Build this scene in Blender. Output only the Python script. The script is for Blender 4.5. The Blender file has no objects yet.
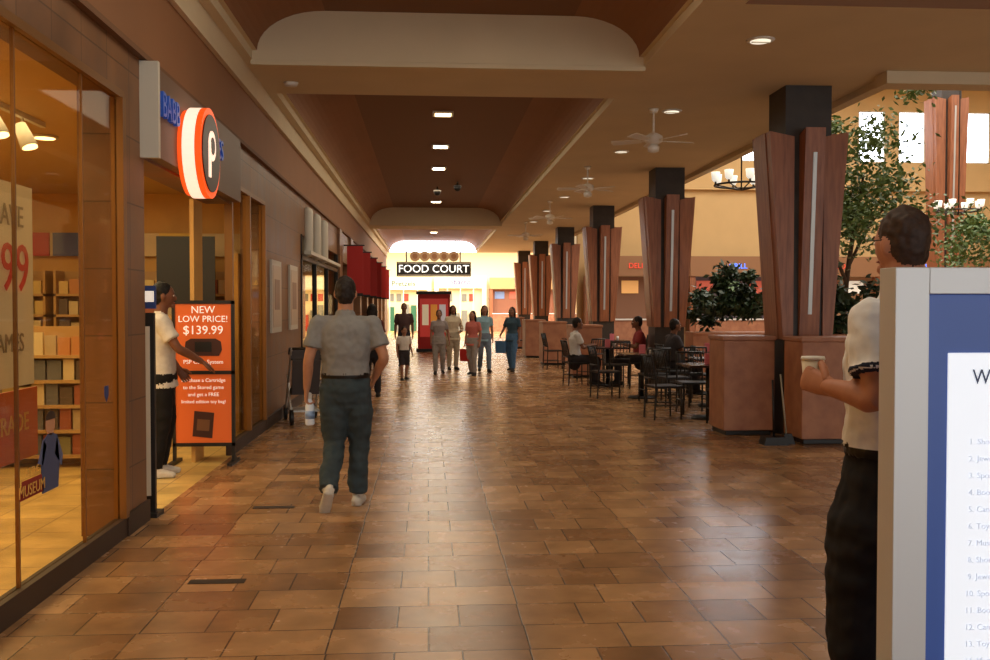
import bpy, math, random
from mathutils import Vector as V, Matrix as M, noise
from mathutils.bvhtree import BVHTree
import bmesh
random.seed(7)
scene=bpy.context.scene
COL=scene.collection
scene.view_settings.view_transform='Standard'
scene.view_settings.look='None'
scene.view_settings.exposure=0.0

# ---------------------------------------------------------------- materials
def lin(c):
    return tuple(((x/255)/12.92 if x/255<=.04045 else ((x/255+.055)/1.055)**2.4) for x in c)+(1,)
MC={}
def mat(name,rgb,rough=.6,metal=0,emit=0,var=0,vscale=4,ecol=None,spec=.5):
    if name in MC: return MC[name]
    m=bpy.data.materials.new(name); m.use_nodes=True
    nt=m.node_tree; b=nt.nodes['Principled BSDF']
    c=lin(rgb); b.inputs['Base Color'].default_value=c
    b.inputs['Roughness'].default_value=rough; b.inputs['Metallic'].default_value=metal
    b.inputs['Specular IOR Level'].default_value=spec
    if emit:
        b.inputs['Emission Color'].default_value=lin(ecol) if ecol else c
        b.inputs['Emission Strength'].default_value=emit
    if var:
        tc=nt.nodes.new('ShaderNodeTexCoord'); n=nt.nodes.new('ShaderNodeTexNoise')
        n.inputs['Scale'].default_value=vscale; n.inputs['Detail'].default_value=4
        nt.links.new(tc.outputs['Object'],n.inputs['Vector'])
        r=nt.nodes.new('ShaderNodeValToRGB')
        r.color_ramp.elements[0].position=.3; r.color_ramp.elements[1].position=.7
        r.color_ramp.elements[0].color=tuple(x*(1-var) for x in c[:3])+(1,)
        r.color_ramp.elements[1].color=tuple(min(1,x*(1+var)) for x in c[:3])+(1,)
        nt.links.new(n.outputs['Fac'],r.inputs['Fac']); nt.links.new(r.outputs['Color'],b.inputs['Base Color'])
    MC[name]=m; return m
def wood(name,rgb,rgb2,rough=.4,sc=(14,14,1.2)):
    m=mat(name,rgb,rough); nt=m.node_tree; b=nt.nodes['Principled BSDF']
    tc=nt.nodes.new('ShaderNodeTexCoord'); mp=nt.nodes.new('ShaderNodeMapping'); mp.inputs['Scale'].default_value=sc
    n=nt.nodes.new('ShaderNodeTexNoise'); n.inputs['Scale'].default_value=2; n.inputs['Detail'].default_value=5
    r=nt.nodes.new('ShaderNodeValToRGB'); r.color_ramp.elements[0].color=lin(rgb2); r.color_ramp.elements[1].color=lin(rgb)
    r.color_ramp.elements[0].position=.3; r.color_ramp.elements[1].position=.65
    nt.links.new(tc.outputs['Object'],mp.inputs['Vector']); nt.links.new(mp.outputs['Vector'],n.inputs['Vector'])
    nt.links.new(n.outputs['Fac'],r.inputs['Fac']); nt.links.new(r.outputs['Color'],b.inputs['Base Color'])
    return m
def tile(name,c1,c2,mortar,rough,bw,bh,axes,squash=1,off=.5,ms=.006,bump=.15,lo=.72,hi=1.22):
    m=mat(name,c1,rough); nt=m.node_tree; b=nt.nodes['Principled BSDF']; L=nt.links.new
    tc=nt.nodes.new('ShaderNodeTexCoord'); sp=nt.nodes.new('ShaderNodeSeparateXYZ'); cb=nt.nodes.new('ShaderNodeCombineXYZ')
    L(tc.outputs['Object'],sp.inputs[0]); L(sp.outputs[axes[0]],cb.inputs[0]); L(sp.outputs[axes[1]],cb.inputs[1])
    br=nt.nodes.new('ShaderNodeTexBrick'); br.inputs['Scale'].default_value=1
    br.inputs['Brick Width'].default_value=bw; br.inputs['Row Height'].default_value=bh
    br.inputs['Mortar Size'].default_value=ms; br.inputs['Mortar Smooth'].default_value=.3
    br.offset=off; br.squash=squash; br.squash_frequency=2
    br.inputs['Color1'].default_value=lin(c1); br.inputs['Color2'].default_value=lin(c2); br.inputs['Mortar'].default_value=lin(mortar)
    L(cb.outputs[0],br.inputs['Vector'])
    n=nt.nodes.new('ShaderNodeTexNoise'); n.inputs['Scale'].default_value=3.5; n.inputs['Detail'].default_value=6
    L(tc.outputs['Object'],n.inputs['Vector'])
    mr=nt.nodes.new('ShaderNodeMapRange'); mr.inputs[1].default_value=.3; mr.inputs[2].default_value=.7
    mr.inputs[3].default_value=lo; mr.inputs[4].default_value=hi
    L(n.outputs['Fac'],mr.inputs[0])
    mx=nt.nodes.new('ShaderNodeVectorMath'); mx.operation='SCALE'
    L(br.outputs['Color'],mx.inputs[0]); L(mr.outputs[0],mx.inputs['Scale'])
    L(mx.outputs[0],b.inputs['Base Color'])
    rr=nt.nodes.new('ShaderNodeMapRange'); rr.inputs[3].default_value=rough*.75; rr.inputs[4].default_value=rough*1.35
    L(n.outputs['Fac'],rr.inputs[0]); L(rr.outputs[0],b.inputs['Roughness'])
    bp=nt.nodes.new('ShaderNodeBump'); bp.inputs['Strength'].default_value=bump; bp.inputs['Distance'].default_value=.01; bp.invert=True
    L(br.outputs['Fac'],bp.inputs['Height']); L(bp.outputs[0],b.inputs['Normal'])
    return m
def glassmat(name,tint=(244,238,222),gl=.06):
    m=bpy.data.materials.new(name); m.use_nodes=True; nt=m.node_tree
    for n in list(nt.nodes): nt.nodes.remove(n)
    o=nt.nodes.new('ShaderNodeOutputMaterial'); t=nt.nodes.new('ShaderNodeBsdfTransparent'); t.inputs[0].default_value=lin(tint)
    g=nt.nodes.new('ShaderNodeBsdfGlossy'); g.inputs['Roughness'].default_value=.03
    mx=nt.nodes.new('ShaderNodeMixShader'); mx.inputs[0].default_value=gl
    nt.links.new(t.outputs[0],mx.inputs[1]); nt.links.new(g.outputs[0],mx.inputs[2]); nt.links.new(mx.outputs[0],o.inputs[0])
    return m

cream=mat('cream_plaster',(212,196,164),.8,var=.04,vscale=1.5)
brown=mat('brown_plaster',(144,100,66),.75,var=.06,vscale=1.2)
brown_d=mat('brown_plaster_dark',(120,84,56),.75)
base_d=mat('base_dark',(62,44,32),.6)
floor_m=tile('floor_tile',(186,144,100),(136,98,64),(88,64,44),.25,.46,.33,(0,1),squash=.66,off=.5,ms=.005)
walltile=tile('wall_tile',(130,90,56),(118,80,50),(88,60,38),.45,.45,.45,(1,2),off=0,ms=.006)
shopfloor=tile('shop_floor',(214,180,108),(200,166,96),(150,118,70),.35,.45,.45,(0,1),off=0,ms=.006)
tan=mat('tan_wall',(208,160,86),.7,var=.05)
glass=glassmat('shop_glass')
gold=mat('bronze_frame',(140,98,50),.4,.6)
black=mat('black_paint',(18,17,17),.45)
dark=mat('dark_stone',(50,42,36),.5,var=.3,vscale=5)
cherry=wood('cherry_wood',(162,102,68),(130,78,52))
planterw=wood('planter_wood',(174,120,88),(152,98,72),.5,(3,3,3))
silver=mat('brushed_aluminium',(214,216,218),.4,.3)
white=mat('white_paint',(228,226,220),.5)
offw=mat('offwhite_plastic',(205,200,186),.5)
steel=mat('strip_metal',(180,180,176),.35,.3,emit=.12)
lampg=mat('lamp_glow',(255,236,190),.5,emit=22)
lampw=mat('lamp_warm',(255,220,160),.5,emit=5)
winm=mat('daylight_glass',(235,242,255),.2,emit=7)
leafm=mat('leaf_green',(92,118,62),.5,var=.4,vscale=3)
leafd=mat('leaf_dark',(40,60,34),.5,var=.4,vscale=3)
bark=mat('bark',(80,62,46),.8)
red=mat('red_cloth',(176,30,26),.6)
orange=mat('poster_orange',(226,104,40),.5,emit=.1)
blue=mat('sign_blue',(34,62,130),.5)
txtw=mat('text_white',(250,245,235),.5,emit=.4)
txtr=mat('text_red',(206,60,44),.5,emit=.1)

# ---------------------------------------------------------------- mesh builder
def tube_geo(pts,rads,n=12,ref=(1,0,0),caps=(1,1),step=None):
    P=[V(p) for p in pts]; R=[(r,r) if not hasattr(r,'__len__') else r for r in rads]
    if step:
        P2=[];R2=[]
        for i in range(len(P)-1):
            a=P[max(i-1,0)];b=P[i];c=P[i+1];d=P[min(i+2,len(P)-1)]
            k=max(1,int((c-b).length/step))
            for j in range(k):
                t=j/k
                q=.5*((2*b)+(c-a)*t+(2*a-5*b+4*c-d)*t*t+(3*b-a-3*c+d)*t**3)
                P2.append(q)
                R2.append(tuple(R[i][m]*(1-t)+R[i+1][m]*t for m in (0,1)))
        P2.append(P[-1]);R2.append(R[-1]);P,R=P2,R2
    N=len(P); T=[]
    for i in range(N):
        t=(P[min(i+1,N-1)]-P[max(i-1,0)])
        T.append(t.normalized() if t.length>1e-9 else V((0,0,1)))
    def cap(i,sgn):
        r=min(R[i]); out=[]
        for ph in (30,60,84):
            a=math.radians(ph); out.append((P[i]+T[i]*sgn*r*math.sin(a),(R[i][0]*math.cos(a),R[i][1]*math.cos(a)),T[i]))
        return out
    seq=[]
    if caps[0]: seq+=cap(0,-1)[::-1]
    seq+=[(P[i],R[i],T[i]) for i in range(N)]
    if caps[1]: seq+=cap(N-1,1)
    vs=[];fs=[]; ref=V(ref)
    for c,r,t in seq:
        a=ref-t*ref.dot(t)
        if a.length<1e-3: a=V((0,1,0))-t*t.y
        if a.length<1e-3: a=V((0,0,1))-t*t.z
        a.normalize(); b=t.cross(a)
        for k in range(n):
            th=2*math.pi*k/n
            vs.append(c+a*(r[0]*math.cos(th))+b*(r[1]*math.sin(th)))
    for i in range(len(seq)-1):
        for k in range(n):
            k2=(k+1)%n
            fs.append((i*n+k,i*n+k2,(i+1)*n+k2,(i+1)*n+k))
    fs.append(tuple(range(n))[::-1]); e=(len(seq)-1)*n; fs.append(tuple(range(e,e+n)))
    return vs,fs
def ell_geo(c,r,nu=20,nv=14,f=None,Mx=None):
    vs=[];fs=[]
    def pt(x,y,z):
        if f: x,y,z=f(x,y,z)
        p=V((c[0]+x*r[0],c[1]+y*r[1],c[2]+z*r[2]))
        return Mx@p if Mx else p
    vs.append(pt(0,0,-1))
    for i in range(1,nv):
        ph=-math.pi/2+math.pi*i/nv
        for k in range(nu):
            th=2*math.pi*k/nu
            vs.append(pt(math.cos(ph)*math.cos(th),math.cos(ph)*math.sin(th),math.sin(ph)))
    vs.append(pt(0,0,1)); top=len(vs)-1
    for k in range(nu): fs.append((0,1+(k+1)%nu,1+k))
    for i in range(nv-2):
        for k in range(nu):
            a=1+i*nu+k;b=1+i*nu+(k+1)%nu
            fs.append((a,b,b+nu,a+nu))
    o=1+(nv-2)*nu
    for k in range(nu): fs.append((o+k,o+(k+1)%nu,top))
    return vs,fs
class MB:
    def __init__(s): s.v=[];s.f=[];s.m=[];s.sm=[];s.mats=[];s.T=M.Identity(4)
    def mi(s,m):
        if m not in s.mats: s.mats.append(m)
        return s.mats.index(m)
    def add(s,vs,fs,m,smooth=False):
        o=len(s.v); s.v+=[s.T@V(p) for p in vs]; i=s.mi(m)
        for f in fs: s.f.append(tuple(a+o for a in f)); s.m.append(i); s.sm.append(smooth)
        return s
    def box(s,x0,x1,y0,y1,z0,z1,m):
        vs=[(x,y,z) for x in(x0,x1) for y in(y0,y1) for z in(z0,z1)]
        return s.add(vs,[(0,1,3,2),(4,6,7,5),(0,4,5,1),(2,3,7,6),(0,2,6,4),(1,5,7,3)],m)
    def quad(s,a,b,c,d,m): return s.add([a,b,c,d],[(0,1,2,3)],m)
    def prism(s,poly,ax,a,b,m):
        def p(q,t):
            return {'x':(t,q[0],q[1]),'y':(q[0],t,q[1]),'z':(q[0],q[1],t)}[ax]
        n=len(poly); vs=[p(q,a) for q in poly]+[p(q,b) for q in poly]
        fs=[tuple(range(n))[::-1],tuple(range(n,2*n))]+[(i,(i+1)%n,(i+1)%n+n,i+n) for i in range(n)]
        return s.add(vs,fs,m)
    def tube(s,pts,r,m,n=10,caps=(0,0),ref=(1,0,0),step=None):
        if not hasattr(r,'__len__'): r=[r]*len(pts)
        vs,fs=tube_geo(pts,r,n,ref,caps,step); return s.add(vs,fs,m,True)
    def ell(s,c,r,m,nu=16,nv=10):
        vs,fs=ell_geo(c,r,nu,nv); return s.add(vs,fs,m,True)
    def build(s,name,loc=(0,0,0),rz=0,bevel=0):
        me=bpy.data.meshes.new(name); me.from_pydata([tuple(p) for p in s.v],[],s.f)
        for m in s.mats: me.materials.append(m)
        me.polygons.foreach_set('material_index',s.m); me.polygons.foreach_set('use_smooth',s.sm); me.update()
        bm=bmesh.new(); bm.from_mesh(me); bmesh.ops.recalc_face_normals(bm,faces=bm.faces); bm.to_mesh(me); bm.free()
        o=bpy.data.objects.new(name,me); COL.objects.link(o); o.location=loc; o.rotation_euler=(0,0,rz)
        if bevel:
            b=o.modifiers.new('bevel','BEVEL'); b.width=bevel; b.segments=2; b.limit_method='ANGLE'
        return o
def inst(o,loc,rz=0):
    n=bpy.data.objects.new(o.name.split('.')[0],o.data); COL.objects.link(n); n.location=loc; n.rotation_euler=(0,0,rz)
    return n
def group(name,objs):
    e=bpy.data.objects.new(name,None); COL.objects.link(e); e.empty_display_size=.1
    for o in objs: o.parent=e
    return e
def text(name,s,size,loc,rot,m,ext=.004,align='CENTER',sx=1):
    c=bpy.data.curves.new(name+'_c','FONT'); c.body=s; c.size=size; c.extrude=ext; c.align_x=align; c.align_y='CENTER'; c.resolution_u=3
    o=bpy.data.objects.new(name+'_t',c); COL.objects.link(o)
    dg=bpy.context.evaluated_depsgraph_get(); me=bpy.data.meshes.new_from_object(o.evaluated_get(dg))
    bpy.data.objects.remove(o)
    me.materials.clear(); me.materials.append(m)
    q=bpy.data.objects.new(name,me); COL.objects.link(q); q.location=loc; q.rotation_euler=rot; q.scale=(sx,1,1)
    return q
R90=math.pi/2
FACE_CAM=(R90,0,0); FACE_X=(R90,0,R90)

# ---------------------------------------------------------------- room shell
HC=4.17
MB().box(-2.03,24,-7,62,-.1,0,floor_m).build('floor')
MB().box(-9,-2.03,-7,62,-.1,0,shopfloor).build('floor_shop')

def slab(rect,holes,z0,z1,m,name):
    xs=sorted({rect[0],rect[1]}|{h[0] for h in holes}|{h[1] for h in holes})
    ys=sorted({rect[2],rect[3]}|{h[2] for h in holes}|{h[3] for h in holes})
    b=MB()
    for i in range(len(xs)-1):
        for j in range(len(ys)-1):
            cx=(xs[i]+xs[i+1])/2; cy=(ys[j]+ys[j+1])/2
            if any(h[0]<cx<h[1] and h[2]<cy<h[3] for h in holes): continue
            b.quad((xs[i],ys[j],z0),(xs[i+1],ys[j],z0),(xs[i+1],ys[j+1],z0),(xs[i],ys[j+1],z0),m)
    return b.build(name)
TX0,TX1=-1.86,2.36
trays=[(TX0,TX1,-1.5,10.46),(TX0,TX1,12.1,31.0),(TX0,TX1,33.0,47.0)]
holeD=(2.75,14,-3,8.25)
slab((-2.1,5.25,-7,47.2),trays+[(2.75,5.25,-3,8.25)],HC,HC+.08,cream,'ceiling')
slab((5.25,24,-7,10.7),[(5.25,14,-3,8.25)],HC,HC+.08,cream,'ceiling_dining_front')
b=MB()
for ti,(x0,x1,y0,y1) in enumerate(trays):
    prof=[]
    for k in range(11):
        t=math.radians(90*k/10); prof.append((x0+.05+.72*(1-math.cos(t)),HC+.10+.43*math.sin(t)))
    prof=[(x0,HC+.10)]+prof
    prof2=[(x0+x1-p[0],p[1]) for p in prof][::-1]
    full=[(x0,HC)]+prof+prof2+[(x1,HC)]
    for k in range(len(full)-1):
        a,c=full[k],full[k+1]
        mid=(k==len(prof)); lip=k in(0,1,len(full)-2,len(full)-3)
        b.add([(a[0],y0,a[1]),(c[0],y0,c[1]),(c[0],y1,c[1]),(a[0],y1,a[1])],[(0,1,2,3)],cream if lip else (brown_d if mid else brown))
    n=len(full)
    last=(ti==2)
    b.add([(p[0],y1,p[1]) for p in full],[tuple(range(n))],winm if last else cream)
    b.add([(p[0],y0,p[1]) for p in full],[tuple(range(n))],cream)
b.build('ceiling_tray_vaults')
b=MB(); b.box(TX0-.02,TX1+.02,10.46,10.62,HC-.05,HC-.002,cream); b.box(TX0-.02,TX1+.02,31.0,31.2,HC-.05,HC-.002,cream); b.build('trim_2')
b=MB()
x0,x1,y0,y1=holeD
b.quad((x0,y0,HC+.5),(x1,y0,HC+.5),(x1,y1,HC+.5),(x0,y1,HC+.5),brown_d)
b.quad((x0,y1,HC),(x1,y1,HC),(x1,y1,HC+.5),(x0,y1,HC+.5),brown); b.quad((x0,y0,HC),(x0,y1,HC),(x0,y1,HC+.5),(x0,y0,HC+.5),brown)
b.quad((x1,y0,HC),(x1,y1,HC),(x1,y1,HC+.5),(x1,y0,HC+.5),brown); b.quad((x0,y0,HC),(x1,y0,HC),(x1,y0,HC+.5),(x0,y0,HC+.5),brown)
b.build('ceiling_recess')
b=MB(); b.box(5.25,24,10.6,10.75,HC-.0,9.6,cream); b.box(5.1,24,10.45,10.75,HC-.14,HC-.002,cream); b.build('wall_dining_front_bulkhead')
MB().box(5.2,5.35,10.75,47,HC-.08,9.6,cream).build('wall_dining_side_bulkhead')
hallc=mat('hall_wall_tan',(206,172,120),.8,var=.05,vscale=1)
MB().box(5.15,24,10.6,34.2,9.6,9.7,cream).build('ceiling_dining')
MB().box(24,24.1,-7,34.2,0,9.6,hallc).build('wall_right')
wins=[10.35,11.75,13.1,16.05,17.55,20.0,21.5]
b=MB(); WZ0,WZ1=6.75,8.6
b.box(5.3,24,34,34.2,0,WZ0,hallc); b.box(5.3,24,34,34.2,WZ1,9.6,hallc)
px=5.3
for x in wins:
    b.box(px,x-.5,34,34.2,WZ0,WZ1,hallc); px=x+.5
b.box(px,24,34,34.2,WZ0,WZ1,hallc); b.box(5.3,24,33.8,34,5.7,5.9,hallc)
b.build('wall_dining_back')
for i,x in enumerate(wins):
    w=MB(); w.box(x-.5,x+.5,34.1,34.12,WZ0,WZ1,winm)
    for q in (x-.5,x+.46): w.box(q,q+.04,34.02,34.1,WZ0,WZ1,offw)
    for z in (WZ0,WZ1-.04): w.box(x-.5,x+.5,34.02,34.1,z,z+.04,offw)
    w.build('window_%d'%(i+1))
MB().box(-9,16,60,60.2,0,5.6,mat('court_wall',(240,224,184),.7)).build('wall_back')
MB().box(-9,24,47.2,60.2,5.5,5.6,cream).build('ceiling_food_court')
MB().box(-9,24,47.05,47.2,HC,5.6,cream).build('wall_food_court_bulkhead')
MB().box(-9.1,-9,40,60.2,0,5.6,cream).build('wall_left_food_court')
MB().box(16,16.2,34.2,60.2,0,5.6,cream).build('wall_right_food_court')

# ------------------------------------------------ left storefront wall x=-2.03
W=-2.03
b=MB()
b.box(W-.25,W,-7,2.6,0,3.29,walltile)
b.box(W-.25,W,2.6,6.62,2.98,3.29,walltile)
b.box(W-.3,W,6.62,7.08,0,3.29,walltile)
b.box(W-.25,W,7.08,10.1,2.6,3.29,walltile)
b.box(W-.25,W,10.1,12.2,2.85,3.29,walltile)
b.box(W-.3,W,12.2,15.6,0,3.29,walltile)
b.box(W-.25,W,15.6,21.8,2.7,3.29,walltile)
for y in (21.8,25,28.2,31.4,34.6,37.8,41):
    b.box(W-.25,W+.06,y,y+.7,0,3.29,walltile)
    b.box(W-.25,W,y+.7,y+3.2,2.6,3.29,walltile)
b.box(W-.25,W+.06,44.2,47.2,0,3.29,walltile)
b.build('wall_left')
b=MB(); b.box(W-.2,W+.02,-7,47.2,3.33,3.92,brown); b.box(W-.2,W+.05,-7,47.2,3.29,3.33,brown_d); b.box(W-.2,W+.07,-7,47.2,3.92,HC,cream)
b.build('trim_1')
b=MB()
b.box(W-.06,W+.01,2.6,6.62,0,.13,base_d); b.box(W-.06,W+.01,2.6,6.62,2.93,2.98,gold)
b.box(W-.06,W+.02,6.55,6.62,.13,2.93,gold); b.box(W-.06,W+.02,2.6,2.66,.13,2.93,gold)
b.box(W-.035,W-.025,2.66,6.55,.13,2.93,glass)
for y in (4.97,5.91): b.box(W-.04,W-.02,y-.006,y+.006,.13,2.93,gold)
b.build('window_shop_front')
b=MB()
b.box(W-.06,W+.01,10.1,12.2,0,.13,base_d); b.box(W-.06,W+.01,10.1,12.2,2.8,2.85,gold)
for y in (10.1,11.1,12.14): b.box(W-.06,W+.02,y,y+.06,.13,2.8,gold)
b.box(W-.035,W-.025,10.16,12.14,.13,2.8,glass)
b.build('window_shop_side')
b=MB()
for y in (15.6,17.6,19.6,21.74): b.box(W-.06,W+.02,y,y+.06,0,2.7,black)
b.box(W-.06,W,15.6,21.8,0,.12,black); b.box(W-.06,W+.02,15.6,21.8,2.3,2.38,black); b.box(W-.035,W-.025,15.66,21.74,.12,2.7,glass)
b.build('window_dark_shop')
b=MB()
for a,c in ((-7,2.6),(6.6,7.1),(12.2,15.6)): b.box(W,W+.02,a,c,0,.15,base_d)
b.build('baseboard_left')
b=MB(); b.box(-7.1,-7,1,13.2,0,3.1,tan); b.build('wall_shop_rear')
b=MB(); b.box(-7,W-.3,13,13.2,0,3.1,tan); b.build('wall_shop_end')
b=MB(); b.box(-7,W-.25,1,1.1,0,3.1,tan); b.build('wall_shop_near')
MB().box(-7,W-.25,1,13.2,3.02,3.1,mat('shop_ceiling',(204,164,102),.8)).build('ceiling_shop')
b=MB(); b.box(-6,-5.9,13.2,47,0,3.3,brown_d); b.build('wall_dark_shop_rear'); MB().box(-6,W-.25,13.2,47,3.02,3.1,brown_d).build('ceiling_dark_shop')

sp=MB(); sp.box(W,W+.1,7.02,10.15,2.62,3.26,mat('fascia_brown',(108,80,60),.5)); sp.box(W,W+.13,6.99,7.04,2.6,3.28,offw)
parts=[sp.build('fascia')]
parts.append(text('letters_left','BABB',.26,(W+.11,7.36,3.0),FACE_X,mat('letter_blue',(40,80,170),.4,emit=.2),.02,sx=.8))
parts.append(text('letters_right','GES',.26,(W+.11,8.95,2.98),FACE_X,MC['letter_blue'],.02,sx=1.1))
d=MB()
def disc(bb,c,r,x0,x1,m,n=40):
    bb.prism([(c[0]+r*math.cos(2*math.pi*k/n),c[1]+r*math.sin(2*math.pi*k/n)) for k in range(n)],'x',x0,x1,m)
disc(d,(7.95,2.78),.34,W+.1,W+.14,mat('disc_orange',(240,84,24),.4,emit=.8))
disc(d,(7.95,2.78),.36,W+.14,W+.235,mat('disc_white',(250,235,225),.4,emit=1.0,ecol=(255,215,190)))
disc(d,(7.95,2.78),.36,W+.235,W+.28,MC['disc_orange'])
disc(d,(7.95,2.78),.31,W+.28,W+.29,mat('disc_black',(46,16,18),.4))
disc(d,(7.95,2.84),.12,W+.29,W+.297,MC['disc_white']); disc(d,(7.95,2.84),.07,W+.297,W+.301,MC['disc_black'])
d.box(W+.29,W+.3,7.83,7.89,2.58,2.86,MC['disc_white'])
parts.append(d.build('round_logo'))
group('shop_sign',parts)

shw=mat('shelf_tan',(186,148,92),.6)
def shelf(name,x,y,w,h,rz=0,rows=5,seed=1,back=shw):
    rnd=random.Random(seed); b=MB()
    b.box(-w/2,w/2,.15,.2,0,h,back); b.box(-w/2,-w/2+.03,-.15,.2,0,h,back); b.box(w/2-.03,w/2,-.15,.2,0,h,back)
    cols=[mat('box%d'%i,c,.5) for i,c in enumerate([(160,90,60),(110,110,110),(206,180,110),(136,132,90),(210,190,146),(94,80,66),(196,134,80),(216,196,150),(186,164,124)])]
    for r in range(rows):
        z=.12+r*(h-.15)/rows; b.box(-w/2,w/2,-.15,.15,z-.03,z,back)
        x0=-w/2+.05
        while x0<w/2-.13:
            ww=rnd.uniform(.10,.13); hh=rnd.uniform(.16,.22)
            b.box(x0,x0+ww,-.1,-.06,z,z+hh,rnd.choice(cols)); x0+=ww+.02
    return b.build(name,(x,y,0),rz)
shelf('display_shelf',-4.1,12.75,1.3,2.0,0,7,1); shelf('display_shelf',-5.5,12.75,1.3,2.0,0,7,2); shelf('display_shelf',-2.95,12.75,.9,2.0,0,7,5)
shelf('display_shelf',-6.75,9.2,1.6,2.0,R90,7,3); shelf('display_shelf',-6.75,7.3,1.6,2.0,R90,7,4); shelf('display_shelf',-6.75,11.1,1.6,2.0,R90,7,6)
shelf('display_shelf',-3.7,9.6,1.1,1.35,0,5,7); shelf('display_shelf',-2.75,11.4,1.2,1.45,R90,5,8)
b=MB(); b.box(-6.9,-2.4,12.9,12.98,2.2,2.5,mat('band_cream',(206,180,130),.5)); b.box(-5.4,-4.9,12.86,12.9,2.2,2.5,red); b.box(-4.85,-4.3,12.86,12.9,2.2,2.5,mat('band_blue',(60,76,130),.5)); b.box(-3.5,-3.1,12.86,12.9,2.2,2.5,mat('band_yellow',(220,180,70),.5))
b.build('wall_graphic_band')
b=MB(); b.box(-5.3,-3.9,8.3,8.9,0,1.02,cherry); b.box(-5.35,-3.85,8.25,8.95,1.02,1.07,offw); b.box(-5.0,-4.7,8.5,8.6,1.07,1.35,black)
b.build('checkout_counter',bevel=.01)
b=MB(); b.box(-2.5,-2.34,12.1,12.4,0,2.2,tan); b.box(-3.3,-2.6,12.0,12.02,1.6,2.4,black); b.build('wall_display_screen')
tl=MB(); tl.box(-3.1,-3.06,3.4,8.0,2.98,3.02,white)
for y in (4.6,5.1,5.6,6.1,6.6,7.1,7.6):
    tl.tube([(-3.08,y,2.98),(-3.08,y,2.9)],.012,white); tl.tube([(-3.1,y,2.93),(-3.02,y-.02,2.76)],[.045,.065],white,14)
    tl.tube([(-3.02,y-.02,2.765),(-3.016,y-.021,2.75)],.055,lampw,14)
tl.build('track_light_rail')
for (x,y) in ((-3.9,6.8),(-4.6,9.5),(-3.3,8.6),(-3.4,11.2)):
    c=MB(); c.tube([(0,0,0),(0,0,-.02)],.11,white,20); c.tube([(0,0,-.02),(0,0,-.025)],.085,lampw,20); c.build('recessed_light',(x,y,3.018))
P=[]
p=MB(); p.box(-2.2,-2.19,4.35,5.52,1.12,2.2,mat('poster_cream',(222,198,158),.6,emit=.12)); p.box(-2.2,-2.19,4.35,5.56,.72,1.1,mat('poster_orange2',(196,92,38),.5,emit=.08))  # slight emission brightens the poster sheets, whose front is otherwise unlit
P.append(p.build('sheet')); P.append(text('price','9.99',.36,(-2.18,5.14,1.74),FACE_X,txtr,.002)); P.append(text('line','SAVE',.16,(-2.18,5.2,2.02),FACE_X,mat('text_grey',(160,140,112),.6),.002))
P.append(text('line2','TRADE',.14,(-2.18,5.2,.92),FACE_X,mat('text_yellow',(230,180,90),.6),.002)); P.append(text('line3','GAMES',.14,(-2.18,5.15,1.35),FACE_X,MC['text_grey'],.002))
group('window_poster',P)
P=[]
p=MB(); X=-2.05
def flat(bb,poly,m,x=X): bb.prism(poly,'x',x,x+.004,m)
sk=mat('decal_skin',(206,150,114),.6); dn=mat('decal_denim',(72,84,124),.6)
flat(p,[(5.25,.55),(5.47,.55),(5.49,.70),(5.46,.84),(5.40,.86),(5.34,.86),(5.27,.83),(5.24,.70)],dn)
flat(p,[(5.20,.72),(5.26,.70),(5.31,.80),(5.27,.84)],mat('decal_denim2',(92,104,146),.6)); flat(p,[(5.42,.74),(5.52,.66),(5.54,.72),(5.46,.84)],MC['decal_denim2'])
flat(p,[(5.37+.06*math.cos(t*.393),.91+.062*math.sin(t*.393)) for t in range(16)],sk)
flat(p,[(5.37+.067*math.cos(t*.393),.935+.047*math.sin(t*.393)) for t in range(9)],mat('decal_hair',(60,40,28),.7),X+.002)
flat(p,[(4.97,.565),(5.27,.565),(5.24,.66),(5.0,.66)],mat('decal_red',(150,40,30),.6))
P.append(p.build('decal')); P.append(text('decal_text','MUSEUM',.085,(X+.008,5.11,.605),FACE_X,MC['text_yellow'],.001)); P.append(text('decal_text2','AT THE',.05,(X+.008,5.11,.70),FACE_X,MC['text_yellow'],.001))
group('window_decal',P)
b=MB(); b.prism([(6.25,1.04),(6.32,1.04),(6.32,.98),(6.285,.94),(6.25,.98)],'x',-2.05,-2.045,blue); b.build('window_sticker')
b=MB(); y=7.25
b.box(-2.2,-1.98,y-.1,y+.1,0,.03,black); b.box(-2.17,-2.01,y-.02,y+.02,.03,1.5,black); b.box(-2.14,-2.04,y-.025,y+.025,.15,1.4,offw)
b.box(-2.2,-2.0,y-.015,y+.015,1.53,1.7,blue); b.box(-2.19,-2.01,y-.02,y-.015,1.58,1.66,txtw); b.build('security_gate')
MB().box(-2.34,-2.30,9.68,10.04,0,2.6,tan).build('door_1')
P=[]; b=MB(); x0,x1,y=-2.5,-1.9,9.62
for xx in (x0,x1-.03): b.box(xx,xx+.03,y-.02,y+.02,.03,1.6,black); b.box(xx-.01,xx+.04,y-.2,y+.2,0,.03,black)
for z in (.17,.88,1.57): b.box(x0,x1,y-.02,y+.02,z,z+.035,black)
b.box(x0+.03,x1-.03,y-.008,y+.008,.2,.88,orange); b.box(x0+.03,x1-.03,y-.008,y+.008,.915,1.57,orange)
dk=mat('poster_print',(66,32,24),.5)
b.prism([(-2.38,1.12),(-2.35,1.06),(-2.28,1.06),(-2.12,1.06),(-2.05,1.06),(-2.02,1.12),(-2.03,1.2),(-2.08,1.23),(-2.32,1.23),(-2.37,1.2)],'y',y-.012,y-.008,dk); b.box(-2.28,-2.12,y-.014,y-.012,1.1,1.2,black)
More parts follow.
